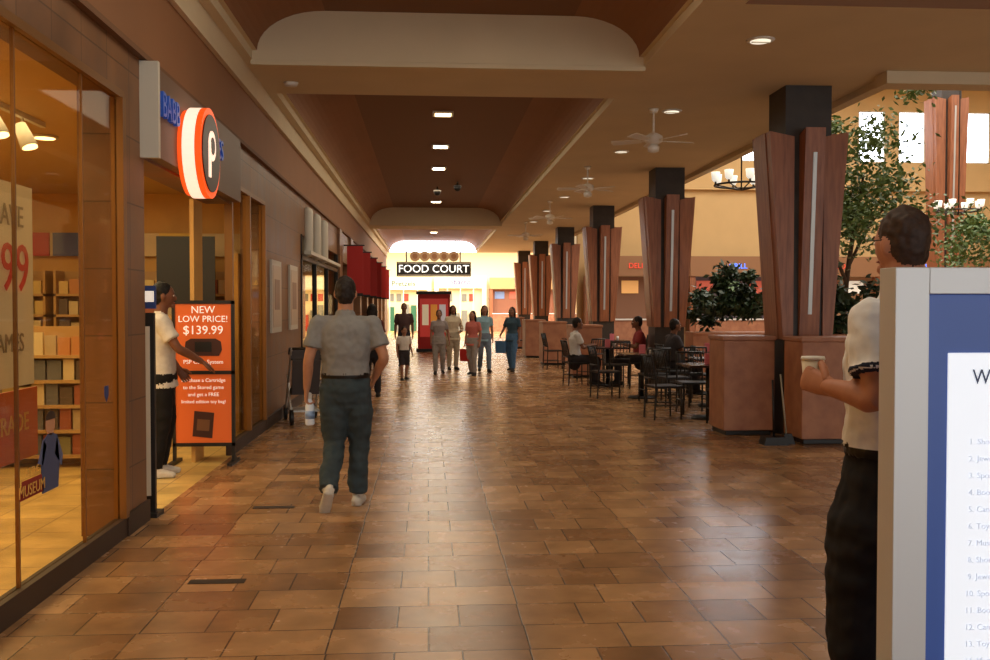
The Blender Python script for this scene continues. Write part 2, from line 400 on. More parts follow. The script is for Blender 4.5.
b.prism([(-2.31,.27),(-2.12,.25),(-2.1,.5),(-2.29,.52)],'y',y-.012,y-.008,dk); b.prism([(-2.27,.33),(-2.15,.32),(-2.14,.43),(-2.26,.44)],'y',y-.015,y-.012,mat('poster_green',(120,80,50),.5))
P.append(b.build('frame'))
for s,sz,z in (('NEW',.1,1.51),('LOW PRICE!',.088,1.42),('$139.99',.12,1.31),('PSP Core System',.055,1.0),('Purchase a Cartridge',.05,.82),('to the Stored game',.05,.75),('and get a FREE',.05,.68),('limited edition toy bag!',.046,.61)):
    P.append(text('line',s,sz,(-2.2,y-.014,z),FACE_CAM,txtw,.001,sx=1.0))
group('poster_stand',P)
for y in (12.95,14.6):
    b=MB(); b.box(W+.001,W+.03,y-.4,y+.4,1.2,2.15,offw); b.box(W+.03,W+.035,y-.33,y+.33,1.27,2.08,mat('poster_pic',(190,172,150),.4)); b.box(W+.035,W+.038,y-.2,y+.2,1.5,1.9,mat('poster_pic2',(130,100,86),.4)); b.build('framed_poster')
b=MB()
for y in (16.2,17.4,18.6): b.tube([(W+.04,y,2.45),(W+.04,y,3.1)],.09,offw,12,(1,1))
b.box(W,W+.12,16,21.3,2.4,2.46,offw); b.build('shop_cornice_sign')
for y in (23.5,26.5,29.7,32.9,36.2,39.4):
    b=MB(); b.box(W,W+.5,y-.012,y+.012,3.0,3.03,black)
    b.prism([(W+.08,1.85),(W+.46,1.85),(W+.46,3.0),(W+.08,3.0)],'y',y-.008,y+.008,red); b.box(W+.08,W+.46,y-.012,y+.012,1.82,1.86,black); b.build('hanging_banner')
for y in (5.47,7.47):
    b=MB(); b.box(-1.34,-1.03,y-.04,y+.04,0,.004,mat('plate_dark',(48,34,26),.6)); b.build('floor_access_plate')

# ------------------------------------------------ columns
def column(name,x,y,h=HC,zt=3.62):
    b=MB(); a=.28; b.box(-a,a,-a,a,0,h,dark)
    for s in (1,-1):
        for y0,y1 in ((-.31,-.16),(.16,.31)):
            b.prism([(s*.18,1.15),(s*.30,1.15),(s*.48,zt),(s*.18,zt-.06)],'y',y0,y1,cherry)
        b.prism([(s*.28,1.15),(s*.31,1.15),(s*.49,zt),(s*.28,zt)],'y',-.16,.16,cherry)
    for s in (1,-1):
        b.prism([(s*.28,1.15),(s*.32,1.15),(s*.48,zt+.02),(s*.28,zt-.04)],'x',-.11,.13,cherry)
        q=[(s*.335,1.45),(s*.35,1.45),(s*.48,zt-.27),(s*.45,zt-.27)]
        b.prism(q,'x',-.015,.03,steel)
    return b.build(name,(x,y,0))
c1=column('column',4.52,11.5)
for y in (18.3,25.2,32.1,39.0,45.9): inst(c1,(4.58,y,0))
column('tall_column',14.4,26,9.6,7.3)
def planter(x0,x1,y0,y1,h=1.2):
    b=MB(); w=x1-x0; d=y1-y0
    b.box(-w/2,w/2,-d/2,d/2,.06,h-.05,planterw); b.box(-w/2+.03,w/2-.03,-d/2+.03,d/2-.03,0,.06,black); b.box(-w/2-.015,w/2+.015,-d/2-.015,d/2+.015,h-.05,h,planterw)
    b.build('planter_box',((x0+x1)/2,(y0+y1)/2,0),bevel=.008)
planter(3.52,4.14,11.25,11.85,1.19); planter(4.16,4.86,10.45,11.0,1.2)
planter(3.1,3.74,20.5,21.4,1.14); planter(3.0,3.62,25.0,25.9,1.14); planter(2.9,3.5,28.6,29.5,1.14); planter(2.9,3.5,35,36,1.14)
planter(5.0,8.2,13.3,14.0,1.15); planter(5.5,7.4,19.7,20.3,1.0)
def foliage(name,c,r,n,m,leaf=.07,trunk=None,seed=1):
    b=MB(); rnd=random.Random(seed)
    if trunk:
        for t in trunk: b.tube(t[0],t[1],bark,8,step=.1)
    vs=[];fs=[]
    clumps=[(V((rnd.gauss(0,.45)*r[0],rnd.gauss(0,.45)*r[1],rnd.gauss(0,.45)*r[2]))+V(c),rnd.uniform(.18,.4)) for _ in range(26)]
    for i in range(n):
        q,s=rnd.choice(clumps); p=q+V((rnd.gauss(0,1),rnd.gauss(0,1),rnd.gauss(0,.8)))*s*min(r)*.8
        d=V((rnd.uniform(-1,1),rnd.uniform(-1,1),rnd.uniform(-.9,.4))).normalized(); e=d.cross(V((rnd.uniform(-1,1),rnd.uniform(-1,1),rnd.uniform(-1,1)))).normalized()
        L=leaf*rnd.uniform(.7,1.3); o=len(vs)
        vs+=[p,p+d*L*.5+e*L*.25,p+d*L,p+d*L*.5-e*L*.25]; fs.append((o,o+1,o+2,o+3))
    b.add(vs,fs,m); return b.build(name)
foliage('ficus_tree',(6.6,14.9,3.35),(1.3,.9,1.2),6500,leafm,.10,trunk=[([(6.6,14.9,0),(6.6,14.9,1.4),(6.7,14.9,2.4),(6.9,14.9,3.6)],[.06,.05,.04,.02]),([(6.65,14.9,1.9),(6.3,14.8,2.6),(6.0,14.7,3.2)],[.035,.025,.012]),([(6.68,14.9,2.2),(7.1,15,2.9),(7.5,14.9,3.3)],[.03,.02,.012])],seed=4)
foliage('ficus_tree',(11.6,19,2.6),(1.1,.9,1.1),3200,leafm,.12,trunk=[([(11.6,19,0),(11.6,19,1.3),(11.7,19,2.2),(11.7,19,3.0)],[.06,.05,.04,.02])],seed=9)
foliage('potted_shrub',(5.9,13.65,1.55),(.6,.3,.4),2200,leafd,.13,seed=2)
foliage('potted_shrub',(7.3,13.65,1.5),(.8,.3,.4),2200,leafd,.13,seed=3)
foliage('potted_shrub',(6.35,20,1.6),(1.2,.35,.55),4600,leafd,.15,seed=5)

# ------------------------------------------------ dining furniture
def chair(x,y,rz,first=[None]):
    if first[0]: return inst(first[0],(x,y,0),rz)
    b=MB(); t=.014
    for sx in (-.19,.19):
        b.tube([(sx,.19,0),(sx,.185,.44)],t,black,8); b.tube([(sx,-.2,0),(sx,-.18,.45),(sx,-.19,.6),(sx*.95,-.25,.88)],t,black,8,step=.06)
        b.tube([(sx,.18,.2),(sx,-.19,.2)],t*.7,black,6)
    b.box(-.21,.21,-.2,.21,.43,.46,black)
    for z in (.56,.87): b.tube([(-.19,-.185-(z-.5)*.17,z),(.19,-.185-(z-.5)*.17,z)],t,black,8)
    for k in range(5):
        xx=-.13+k*.065; b.tube([(xx,-.195,.56),(xx,-.248,.87)],t*.6,black,6)
    first[0]=b.build('dining_chair',(x,y,0),rz); return first[0]
def table(x,y,first=[None]):
    if first[0]: return inst(first[0],(x,y,0))
    b=MB(); b.box(-.36,.36,-.36,.36,.72,.75,mat('table_top',(52,36,30),.25)); b.tube([(0,0,.03),(0,0,.72)],.035,black,12)
    b.tube([(0,0,0),(0,0,.03)],[.24,.22],black,20); b.box(-.05,.05,-.02,.02,.75,.9,mat('menu_pink',(225,120,130),.5)); b.tube([(.15,.1,.75),(.15,.1,.84)],.03,white,10)
    first[0]=b.build('dining_table',(x,y,0)); return first[0]
for (x,y) in ((3.85,13.0),(4.4,14.6),(3.6,16.0),(3.5,18.6),(4.9,16.6),(4.3,22.3),(3.7,23.6),(4.4,27.5),(3.6,31),(4.5,29.6)):
    table(x,y); chair(x-.62,y+.05,-R90+.15); chair(x+.62,y,R90-.1)
    if y<20: chair(x+.05,y-.66,.1)
    if y<16: chair(x-.03,y+.66,math.pi)
chair(3.35,19.75,.6)
b=MB(); b.tube([(0,0,.08),(.0,.05,.72)],.012,black,8); b.prism([(-.14,0),(.14,0),(.12,.09),(-.12,.09)],'y',-.09,.1,black); b.tube([(.16,.03,.05),(.1,.08,.78)],.011,mat('broom_handle',(150,140,120),.5),8); b.prism([(.08,0),(.24,0),(.2,.12),(.12,.12)],'y',-.02,.06,black)
b.build('dustpan_and_broom',(3.86,10.5,0))

# ------------------------------------------------ ceiling fixtures
def fan(x,y,r):
    fw=mat('fan_white',(236,232,222),.4)
    b=MB(); b.tube([(0,0,0),(0,0,-.05)],[.07,.05],fw,16); b.tube([(0,0,-.05),(0,0,-.33)],.014,fw,8)
    b.tube([(0,0,-.32),(0,0,-.36),(0,0,-.43),(0,0,-.47)],[.05,.12,.12,.06],fw,20); b.tube([(0,0,-.47),(0,0,-.5),(0,0,-.56),(0,0,-.58)],[.04,.08,.075,.03],fw,16)
    for k in range(5):
        b.T=M.Rotation(r+k*2*math.pi/5,4,'Z')@M.Translation((0,0,-.42))@M.Rotation(.22,4,'X')
        b.box(.09,.2,-.015,.015,-.006,.002,fw); b.prism([(.17,-.05),(.56,-.075),(.58,0),(.56,.075),(.17,.05)],'z',-.005,.005,fw)
    b.T=M.Identity(4); return b.build('ceiling_fan',(x,y,HC-.001))
fan(3.0,12.7,.2); fan(3.0,18,.5); fan(3.05,24,.1); fan(3.05,30,.7)
ys=[2.5,5.9,9.34,12.8,16.2,19.6,23,26.4,29.8]
def can(x,y):
    b=MB(); b.tube([(0,0,0),(0,0,-.015)],[.14,.13],white,24); b.tube([(0,0,-.016),(0,0,-.018)],.10,mat('can_glow',(255,245,220),.4,emit=1.0),20); b.box(-.09,.09,-.006,.006,-.03,-.016,offw); b.build('recessed_light',(x,y,HC-.001))
for y in ys: can(3.27,y)
can(6.5,9.4); can(9.5,9.4)
for i,y in enumerate((15.8,19,22,29,37,41)):
    b=MB(); b.box(-.17,.17,-.17,.17,-.03,0,white); b.box(-.13,.13,-.13,.13,-.036,-.03,lampw if i==0 else lampg); b.build('square_downlight',(.25,y,HC+.525))
for (x,y,z) in ((.25,25.5,HC+.525),(.75,24.5,HC+.525)):
    b=MB(); b.tube([(0,0,0),(0,0,-.12)],.02,black,8); b.tube([(0,0,-.1),(0,0,-.13)],.1,offw if x<.5 else black,16); b.ell((0,0,-.15),(.09,.09,.09),black); b.build('dome_camera',(x,y,z))
b=MB(); b.tube([(0,0,0),(0,0,-.04)],[.09,.07],white,16); b.build('smoke_detector',(-1.6,11.5,HC-.001))
b=MB(); cz=3.85; iron=mat('iron',(50,44,38),.5,.5)
b.tube([(0,0,cz-.1),(0,0,9.6)],.015,iron,8); n=24
ring=[(.5*math.cos(2*math.pi*k/n),.5*math.sin(2*math.pi*k/n),cz) for k in range(n+1)]; b.tube(ring,.02,iron,8,ref=(0,0,1))
for k in range(8):
    a=2*math.pi*k/8; x,y=.5*math.cos(a),.5*math.sin(a)
    b.tube([(0,0,cz-.1),(x,y,cz)],.012,iron,6); b.tube([(x,y,cz),(x,y,cz+.06)],.02,iron,8); b.tube([(x,y,cz+.06),(x,y,cz+.1),(x,y,cz+.24)],[.04,.07,.085],mat('frosted_cup',(235,232,220),.4,emit=.8),14)
ch=b.build('chandelier',(5.95,18,0)); inst(ch,(12.8,22.5,0))

# ------------------------------------------------ food court sign
P=[]; b=MB(); b.box(-1.45,2.0,44.9,45.1,2.92,3.6,black); b.box(-1.4,1.95,44.88,44.9,2.96,3.0,offw); b.box(-1.4,1.95,44.88,44.9,3.53,3.56,offw)
for x in (-1.0,1.5): b.tube([(x,45,3.6),(x,45,HC)],.03,black,8)
for k in range(5):
    cx=-.6+k*.45
    b.prism([(cx+.24*math.cos(t*.3142),3.86+.24*math.sin(t*.3142)) for t in range(20)],'y',44.93+.01*k,45.0+.01*k,mat('sign_disc',(170,140,104),.5)); b.prism([(cx+.12*math.cos(t*.3142),3.86+.12*math.sin(t*.3142)) for t in range(20)],'y',44.91+.01*k,44.93+.01*k,brown)
P.append(b.build('board')); P.append(text('letters','FOOD COURT',.5,(.27,44.87,3.26),FACE_CAM,mat('sign_text',(255,255,250),.4,emit=1.2),.01,sx=1.0)); group('food_court_sign',P)
rnd=random.Random(3)
def stall(x0,x1,y,zt,fc,ic,label,tc,ts=.4,em=.35,nm='food_stall'):
    b=MB(); w=x1-x0
    b.box(x0,x1,y-.6,y-.5,zt-.7,zt,fc); b.box(x0,x0+.2,y-.55,y-.02,0,zt-.7,cherry); b.box(x1-.2,x1,y-.55,y-.02,0,zt-.7,cherry)
    b.box(x0+.2,x1-.2,y-.1,y-.05,1.0,zt-.7,ic); b.box(x0+.2,x1-.2,y-.6,y-.2,0,1.05,planterw); b.box(x0+.15,x1-.15,y-.65,y-.15,1.05,1.1,white)
    k=int(w/.9)
    for i in range(k):
        xx=x0+.35+i*(w-.5)/k; b.box(xx,xx+.6,y-.14,y-.1,zt-1.3,zt-.85,mat('menu%d_%d'%(rnd.randrange(6),int(em*10)),rnd.choice([(230,200,120),(190,90,70),(240,236,220),(120,150,110),(110,130,170),(230,170,100)]),.5,emit=em))
    o=b.build('stall_body'); t=text('stall_text',label,ts,((x0+x1)/2,y-.62,zt-.35),FACE_CAM,tc,.01); group(nm,[o,t])
neo=lambda n,c,e=2:mat(n,c,.5,emit=e)
def storefront(x0,x1,y,zt,label,tc,seed):
    r=random.Random(seed); b=MB(); fw=mat('front_white',(238,232,216),.6)
    b.box(x0,x1,y-.5,y-.4,zt-.75,zt,fw); b.box(x0,x0+.25,y-.5,y-.02,0,zt-.75,fw); b.box(x1-.25,x1,y-.5,y-.02,0,zt-.75,fw)
    b.box(x0+.25,x1-.25,y-.06,y-.03,0,zt-.75,mat('front_glow',(226,206,160),.6,emit=.25))
    for i in range(int((x1-x0-.6)/.45)):
        xx=x0+.35+i*.45; zz=r.uniform(.9,1.7)
        b.box(xx,xx+.32,y-.3,y-.1,0,zz,mat('goods%d'%r.randrange(5),r.choice([(50,120,140),(40,100,70),(180,60,40),(200,180,140),(50,70,140)]),.6)) 
        if r.random()<.7: b.box(xx,xx+.3,y-.12,y-.07,1.85,2.3,mat('goods%d'%r.randrange(5),(120,120,110),.6))
    for xx in (x0+(x1-x0)*k/4 for k in (1,2,3)): b.box(xx-.02,xx+.02,y-.47,y-.44,0,zt-.75,white)
    group('mall_storefront',[b.build('front'),text('store_text',label,.46,((x0+x1)/2,y-.52,zt-.38),FACE_CAM,tc,.01)])
storefront(-8,-3.4,60,3.3,'TOYS',neo('n_red',(200,60,50),.2),1)
storefront(-3.2,.2,60,3.3,'Pretzels',neo('n_grn',(20,80,60),.1),2)
storefront(.4,3.6,60,3.4,'Sbarro',neo('n_blu',(20,40,130),.2),3)
stall(3.8,8,60,3.3,mat('fc_t',(190,150,100),.6),mat('int_d',(130,80,56),.6,emit=.2),'PIZZA',neo('n_yel',(250,200,70)))
stall(8.2,14,60,3.3,mat('fc_r',(150,60,40),.6),mat('int_c',(220,190,140),.6,emit=.2),'CHICKEN',MC['n_yel'])
fb=mat('fascia_tan',(150,108,74),.6)
for i,(x0,x1,l,c) in enumerate(((5.5,9,'DELI',neo('m_red',(220,70,50),.7)),(9.2,12.6,'GRILL',neo('m_blu',(80,120,240),2))  ,(12.8,16.2,'TACOS',neo('m_red',(1,1,1))),(16.4,19.6,'SUBS',neo('m_blu',(1,1,1))),(19.8,23.6,'ICE CREAM',neo('m_red',(1,1,1))))):
    stall(x0,x1,33.9,3.3,fb,mat('int_e%d'%i,[(120,80,56),(90,76,84),(140,100,66),(100,64,50),(90,86,96)][i],.6,emit=.12),l,c,.26,.4)
b=MB(); b.box(-.55,.55,-.3,.3,0,1.95,red); b.box(-.48,.48,-.31,-.3,.5,1.8,mat('kiosk_panel',(200,60,50),.4,emit=.3)); b.box(-.6,.6,-.34,.34,1.95,2.05,black); b.box(-.6,.6,-.34,.34,0,.1,black)
for k in range(3): b.box(-.4+k*.29,-.18+k*.29,-.32,-.31,.9,1.6,mat('kiosk_pic%d'%k,[(240,220,180),(230,150,60),(210,200,200)][k],.4,emit=.3))
b.build('vending_kiosk',(.2,33,0),bevel=.01)
b=MB(); gr=mat('stroller_frame',(190,190,186),.35,.5); fab=mat('stroller_fabric',(70,66,70),.8)
for sx in (-.2,.2):
    b.tube([(sx,-.42,1.0),(sx,-.3,.95),(sx,.1,.45),(sx,.38,.1)],.014,gr,8,step=.08); b.tube([(sx,.12,.62),(sx,-.32,.12)],.014,gr,8)
    for yy in (-.34,.4): b.prism([(yy+.1*math.cos(t*.3927),.1+.1*math.sin(t*.3927)) for t in range(16)],'x',sx-.02,sx+.02,black)
b.tube([(-.2,-.42,1.0),(.2,-.42,1.0)],.016,black,8)
b.prism([(.22,.36),(.2,.44),(-.12,.46),(-.28,.86),(-.33,.84),(-.17,.38)],'x',-.18,.18,fab)
b.prism([(-.3,.86),(-.22,.98),(-.05,1.0),(.05,.92),(.03,.9),(-.06,.96),(-.2,.94),(-.27,.84)],'x',-.2,.2,fab); b.box(-.18,.18,-.25,.2,.16,.18,gr)
b.build('baby_stroller',(-1.66,13.0,0),.25)

# ------------------------------------------------ foreground directory sign
P=[]; b=MB(); x0,x1,y=1.080,2.15,2.2; fw=.082; z1=1.64
b.box(x0,x0+fw,y-.04,y+.04,.02,z1,silver); b.box(x1-fw,x1,y-.04,y+.04,.02,z1,silver); b.box(x0+fw,x1-fw,y-.04,y+.04,z1-.062,z1,silver); b.box(x0+fw,x1-fw,y-.04,y+.04,.02,.12,silver)
b.box(x0+fw,x1-fw,y-.02,y+.02,.12,z1-.062,mat('directory_blue',(60,92,168),.35,emit=.12)); b.box(x0-.02,x1+.02,y-.2,y+.2,0,.02,silver)
b.box(x0+fw+.055,x1-fw-.055,y-.024,y-.02,.2,1.44,mat('directory_sheet',(240,246,255),.4,emit=.6))  # sheet emission stands in for strong light falling on the paper
P.append(b.build('frame',bevel=.006))
P.append(text('title','WELCOME',.05,(1.276,y-.026,1.382),FACE_CAM,mat('directory_text',(80,90,124),.5),.0005,align='LEFT',sx=.85))
for k in range(20):
    z=1.23-k*.04
    P.append(text('entry','%2d. %s'%(k+1,['Shoe Store','Jewelry','Sportswear','Book Shop','Candles','Toys','Music'][k%7]),.02,(1.264,y-.026,z),FACE_CAM,mat('directory_text_pale',(200,206,220),.5,emit=.35),.0005,align='LEFT'))
group('directory_sign',P)

# ================================================================ people
def hand_geo(W_,d,n,fwd,curl,k=1.0,spread=0):
    d=V(d).normalized(); n=V(n); n=(n-d*n.dot(d)).normalized(); c=d.cross(n).normalized()
    if c.dot(V(fwd))<0: c=-c
    G=[]
    G.append(tube_geo([W_-d*.02,W_+d*.03*k,W_+d*.088*k],[(.026*k,.019*k),(.036*k,.017*k),(.039*k,.013*k)],14,ref=c,step=.015))
    for off,L in ((.03,.072),(.0105,.08),(-.0095,.074),(-.0285,.058)):
        p=W_+d*.083*k+c*off*k; dd=d+c*off*spread; dd.normalize(); pts=[p-d*.015]; pts.append(p); ang=0
        for s in (.44,.31,.25):
            ang+=curl; cur=(dd*math.cos(ang)+n*math.sin(ang)); p=p+cur*L*s*k; pts.append(p)
        G.append(tube_geo(pts,[.009*k,.0092*k,.0085*k,.008*k,.0065*k],8,ref=c))
    p=W_+d*.02*k+c*.026*k; t1=(d*.65+c*.65+n*.25).normalized(); t2=(d*.85+c*.2+n*.5*min(1.4,curl+.3)).normalized()
    G.append(tube_geo([p-t1*.01,p+t1*.035*k,p+t1*.035*k+t2*.03*k,p+t1*.035*k+t2*.052*k],[.014*k,.012*k,.0105*k,.008*k],8,ref=n))
    return G
def person(name,loc,yaw,H=1.75,J=None,shirt=(120,120,120),pants=(40,45,60),skin=(176,126,96),hair=(30,22,18),shoe=(40,36,34),
           sleeve='short',untuck=False,longhair=False,voxel=.014,fem=False,hyaw=0,htilt=0,curl=(.45,.45),palm=None,thumb=None,stripe=None,belt=(20,18,18),shorts=False,bulk=1.0,folds=.006,extra=None,head_k=1.0,collar=False,hdir=None,legk=1.0):
    D=dict(pel=(0,0,.93),neck=(0,-.01,1.465),head=(0,.02,1.63),
      sL=(-.185,-.015,1.405),sR=(.185,-.015,1.405),eL=(-.235,-.04,1.12),eR=(.235,-.04,1.12),wL=(-.245,.03,.87),wR=(.245,.03,.87),
      hL=(-.085,0,.90),hR=(.085,0,.90),kL=(-.10,.02,.49),kR=(.10,.02,.49),aL=(-.10,-.03,.08),aR=(.10,-.03,.08),fL=(-.15,1,0),fR=(.15,1,0))
    if fem: D.update(sL=(-.16,-.015,1.40),sR=(.16,-.015,1.40),eL=(-.21,-.04,1.13),eR=(.21,-.04,1.13),wL=(-.22,.03,.88),wR=(.22,.03,.88))
    D.update(J or {}); D={k:V(v) for k,v in D.items()}
    parts=[]
    def T(pts,r,lab,n=18,caps=(1,1),ref=(1,0,0),step=.025): parts.append((*tube_geo(pts,r,n,ref,caps,step),lab))
    def E(c,r,lab,f=None,Mx=None,nu=24,nv=18): parts.append((*ell_geo(c,r,nu,nv,f,Mx),lab))
    p0,p1=D['pel'],D['neck']
    sp=lambda t:p0+(p1-p0)*t
    k=bulk
    xa=(D['sR']-D['sL']).normalized(); xr=tuple(xa)
    hr=(D['hR']-D['hL']).normalized()
    if fem: prof=[(-.03,.165,.12),(.12,.15,.112),(.35,.132,.10),(.55,.15,.115),(.72,.16,.13),(.84,.15,.10),(.92,.105,.08),(.98,.062,.058)]
    else: prof=[(-.03,.165,.125),(.1,.163,.125),(.3,.162,.125),(.55,.178,.13),(.75,.188,.122),(.86,.17,.105),(.93,.115,.085),(.99,.066,.062)]
    pr=[q for q in prof if untuck or q[0]>=.1]
    if untuck: pr=[(-.22,.178,.14)]+pr
    else: pr=[(.14,.168,.128)]+pr[1:]
    pr=[(t,a*k+(.008 if untuck and t<.2 else 0),c*k) for t,a,c in pr]
    T([sp(t) for t,_,_ in pr],[(a,c) for _,a,c in pr],'shirt',32,(0,1),xr)
    T([sp(.17),sp(.06),sp(-.1),sp(-.22)],[(.158*k,.118*k),(.163*k,.124*k),(.170*k,.134*k),(.145*k,.118*k)],'pants',28,(0,1),hr)
    if not untuck: T([sp(.155),sp(.09)],[(.168*k,.128*k)]*2,'belt',32,(0,0),hr,step=.01)
    for s in 'LR':
        S,Eb,Wr=D['s'+s],D['e'+s],D['w'+s]; sd=-1 if s=='L' else 1
        ar=.9 if fem else 1
        T([sp(.84)+xa*sd*.07,S],[.075*ar,.066*ar],'shirt',16)
        T([S,S.lerp(Eb,.5),Eb,Eb.lerp(Wr,.35),Wr],[.05*ar,.046*ar,.04*ar,.04*ar,.026*ar],'skin',14)
        if sleeve=='short':
            c=S.lerp(Eb,.68); T([S,S.lerp(Eb,.35),c],[.068*ar,.068*ar,.073*ar],'shirt',18,(1,0))
            if stripe: T([S.lerp(Eb,.62),S.lerp(Eb,.69)],[.0755,.0765],'stripe',18,(0,0),step=.008)
        elif sleeve=='long': T([S,Eb,Eb.lerp(Wr,.95)],[.066*ar,.053*ar,.038*ar],'shirt',18,(1,0))
        h,kn,an=D['h'+s],D['k'+s],D['a'+s]; up=(kn-an).normalized(); q=legk
        if shorts:
            T([h,h.lerp(kn,.5),h.lerp(kn,.95)],[.1,.095,.09],'pants',18,(1,0)); T([h,kn,kn.lerp(an,.3),an],[.07,.055,.055,.036],'skin',14)
        else:
            T([h,h.lerp(kn,.45),kn,kn.lerp(an,.35),kn.lerp(an,.96)],[(.096*k,.105*k),(.090*k*q,.094*k*q),(.072*q,.074*q),(.068*q,.070*q),(.062*q,.066*q)],'pants',20,(1,0)); T([kn.lerp(an,.8),an],[.045,.042],'shoe',12)
        f=D['f'+s].normalized(); u=(up-f*up.dot(f)).normalized(); sr=f.cross(u)
        T([an-u*.038-f*.055,an-u*.034+f*.03,an-u*.047+f*.115,an-u*.053+f*.165],[(.037,.04),(.04,.044),(.047,.032),(.038,.024)],'shoe',16,(1,1),sr)
        T([an-u*.07-f*.06,an-u*.07+f*.03,an-u*.07+f*.165],[(.04,.012),(.042,.012),(.042,.012)],'sole',16,(1,1),sr)
    hc=D['head']; T([p1-V((0,0,.04)),hc+V((0,-.015,-.05))],[.060*(.85 if fem else 1),.056*(.85 if fem else 1)],'skin',18)
    if collar: T([p1+V((0,.0,-.015)),p1+V((0,-.002,.03))],[(.076,.072),(.068,.066)],'shirt',20,(0,0),step=.01)
    Mh=M.Translation(hc)@M.Rotation(hyaw,4,'Z')@M.Rotation(htilt,4,'X')@M.Scale(head_k,4)
    def hf(x,y,z):
        if z<0: x*=1-.30*z*z; y=y*(1+.42*z) if y<0 else y*(1-.10*z*z)
        else: x*=1-.04*z
        return x,y,z
    E((0,0,0),(.075,.096,.12),'skin',hf,Mh)
    t=tube_geo([(0,.088,.012),(0,.108,-.022),(0,.104,-.034)],[.008,.013,.01],10,(1,0,0),(1,1),.01); parts.append(([Mh@v for v in t[0]],t[1],'skin'))
    for sd in(-1,1): E((sd*.079,-.008,-.008),(.011,.019,.031),'skin',None,Mh,12,10)
    E((0,.078,-.088),(.03,.022,.022),'skin',None,Mh,12,10)
    E((0,.086,.022),(.045,.012,.010),'skin',None,Mh,12,8)
    E((0,-.018,.035),(.081,.094,.098),'hair',None,Mh,28,18)
    E((0,-.04,-.005),(.074,.068,.078),'hair',None,Mh)
    E((0,-.045,-.045),(.058,.045,.05),'hair',None,Mh)
    if longhair:
        t=tube_geo([(0,-.05,.03),(0,-.075,-.06),(0,-.085,-.16),(0,-.075,-.22)],[(.08,.05),(.085,.045),(.08,.035),(.05,.02)],20,(1,0,0),(1,1),.03); parts.append(([Mh@v for v in t[0]],t[1],'hair'))
        for sd in (-1,1):
            t=tube_geo([(sd*.06,0,.05),(sd*.082,-.01,-.04),(sd*.08,-.02,-.15)],[.03,.026,.015],12,(1,0,0),(1,1),.03); parts.append(([Mh@v for v in t[0]],t[1],'hair'))
    allv=[];allf=[];lab=[]
    for vs,fs,l in parts:
        o=len(allv); allv+=[V(p) for p in vs]
        for f in fs: allf.append(tuple(a+o for a in f)); lab.append(l)
    bvh=BVHTree.FromPolygons(allv,allf)
    me=bpy.data.meshes.new('tmp'); me.from_pydata([tuple(p) for p in allv],[],allf)
    bm=bmesh.new(); bm.from_mesh(me); bmesh.ops.recalc_face_normals(bm,faces=bm.faces); bm.to_mesh(me); bm.free()
    ob=bpy.data.objects.new('tmp',me); COL.objects.link(ob)
    r=ob.modifiers.new('r','REMESH'); r.mode='VOXEL'; r.voxel_size=voxel; r.use_smooth_shade=True
    s=ob.modifiers.new('s','SMOOTH'); s.factor=.5; s.iterations=2 if voxel<.01 else 1
    dg=bpy.context.evaluated_depsgraph_get(); nm=bpy.data.meshes.new_from_object(ob.evaluated_get(dg)); bpy.data.objects.remove(ob)
    cols=dict(shirt=shirt,pants=pants,skin=skin,hair=hair,shoe=shoe,sole=(200,198,190) if sum(shoe)>300 else (30,28,26),stripe=stripe or shirt,belt=belt)
    keys=list(cols)
    nm.materials.clear()
    for kk in keys:
        c=cols[kk]; nm.materials.append(mat('%s_%d_%d_%d'%((kk,)+tuple(c)),c,{'skin':.5,'hair':.6,'belt':.4}.get(kk,.85),var=.3 if kk=='hair' else (.14 if kk=='pants' else .06),vscale=60 if kk=='hair' else (14 if kk=='pants' else 30),spec=.3))
    mi=[]
    for p in nm.polygons:
        q=bvh.find_nearest(p.center); mi.append(keys.index(lab[q[2]]))
    nm.polygons.foreach_set('material_index',mi); nm.polygons.foreach_set('use_smooth',[True]*len(mi))
    vl={}
    for p,i in zip(nm.polygons,mi):
        for v in p.vertices: vl[v]=keys[i]
    nrm=[v.normal.copy() for v in nm.vertices]
    for v,nn in zip(nm.vertices,nrm):
        l=vl.get(v.index,'')
        if l in('shirt','pants'):
            q=v.co; a=noise.noise(V((q.x*9,q.y*9,q.z*(7 if l=='shirt' else 16))))+.5*noise.noise(q*24)
            v.co=q+nn*a*folds*1.3
        elif l=='hair': v.co=v.co+nn*(noise.noise(v.co*55)*.006+noise.noise(v.co*22)*.006)
    nm.update(); nm.name='body'
    kk=H/1.75
    body=bpy.data.objects.new('body',nm); COL.objects.link(body); ch=[body]
    sm=nm.materials[keys.index('skin')]
    for s,ci in (('L',0),('R',1)):
        Wr,Eb=D['w'+s],D['e'+s]; sd=-1 if s=='L' else 1
        d=(hdir or {}).get(s) or (Wr-Eb); n=(palm or {}).get(s,(-sd*1,0,0)); fw=(thumb or {}).get(s,(0,1,.1))
        b=MB()
        for g in hand_geo(Wr,d,V(n),V(fw),curl[ci],.95 if fem else 1.05): b.add(g[0],g[1],sm,True)
        ch.append(b.build('hand_'+('left' if s=='L' else 'right')))
    b=MB(); b.T=Mh; ew=mat('eye_white',(225,220,212),.3); ir=mat('iris',(40,28,22),.3); lp=mat('lips',(150,84,74),.5); br=mat('brow_%d'%hair[0],hair,.7)
    for sd in (-1,1):
        b.ell((sd*.03,.081,.004),(.014,.010,.009),ew,12,8); b.ell((sd*.03,.0885,.004),(.006,.004,.006),ir,10,6); b.tube([(sd*.014,.096,.024),(sd*.032,.093,.029),(sd*.05,.082,.023)],[.003,.004,.002],br,6)
    b.ell((0,.091,-.06),(.023,.008,.006),lp,14,8)
    ch.append(b.build('face_features'))
    if extra: ch+=extra(D,Mh)
    e=group(name,ch); e.location=loc; e.rotation_euler=(0,0,yaw); e.scale=(kk,)*3
    return e

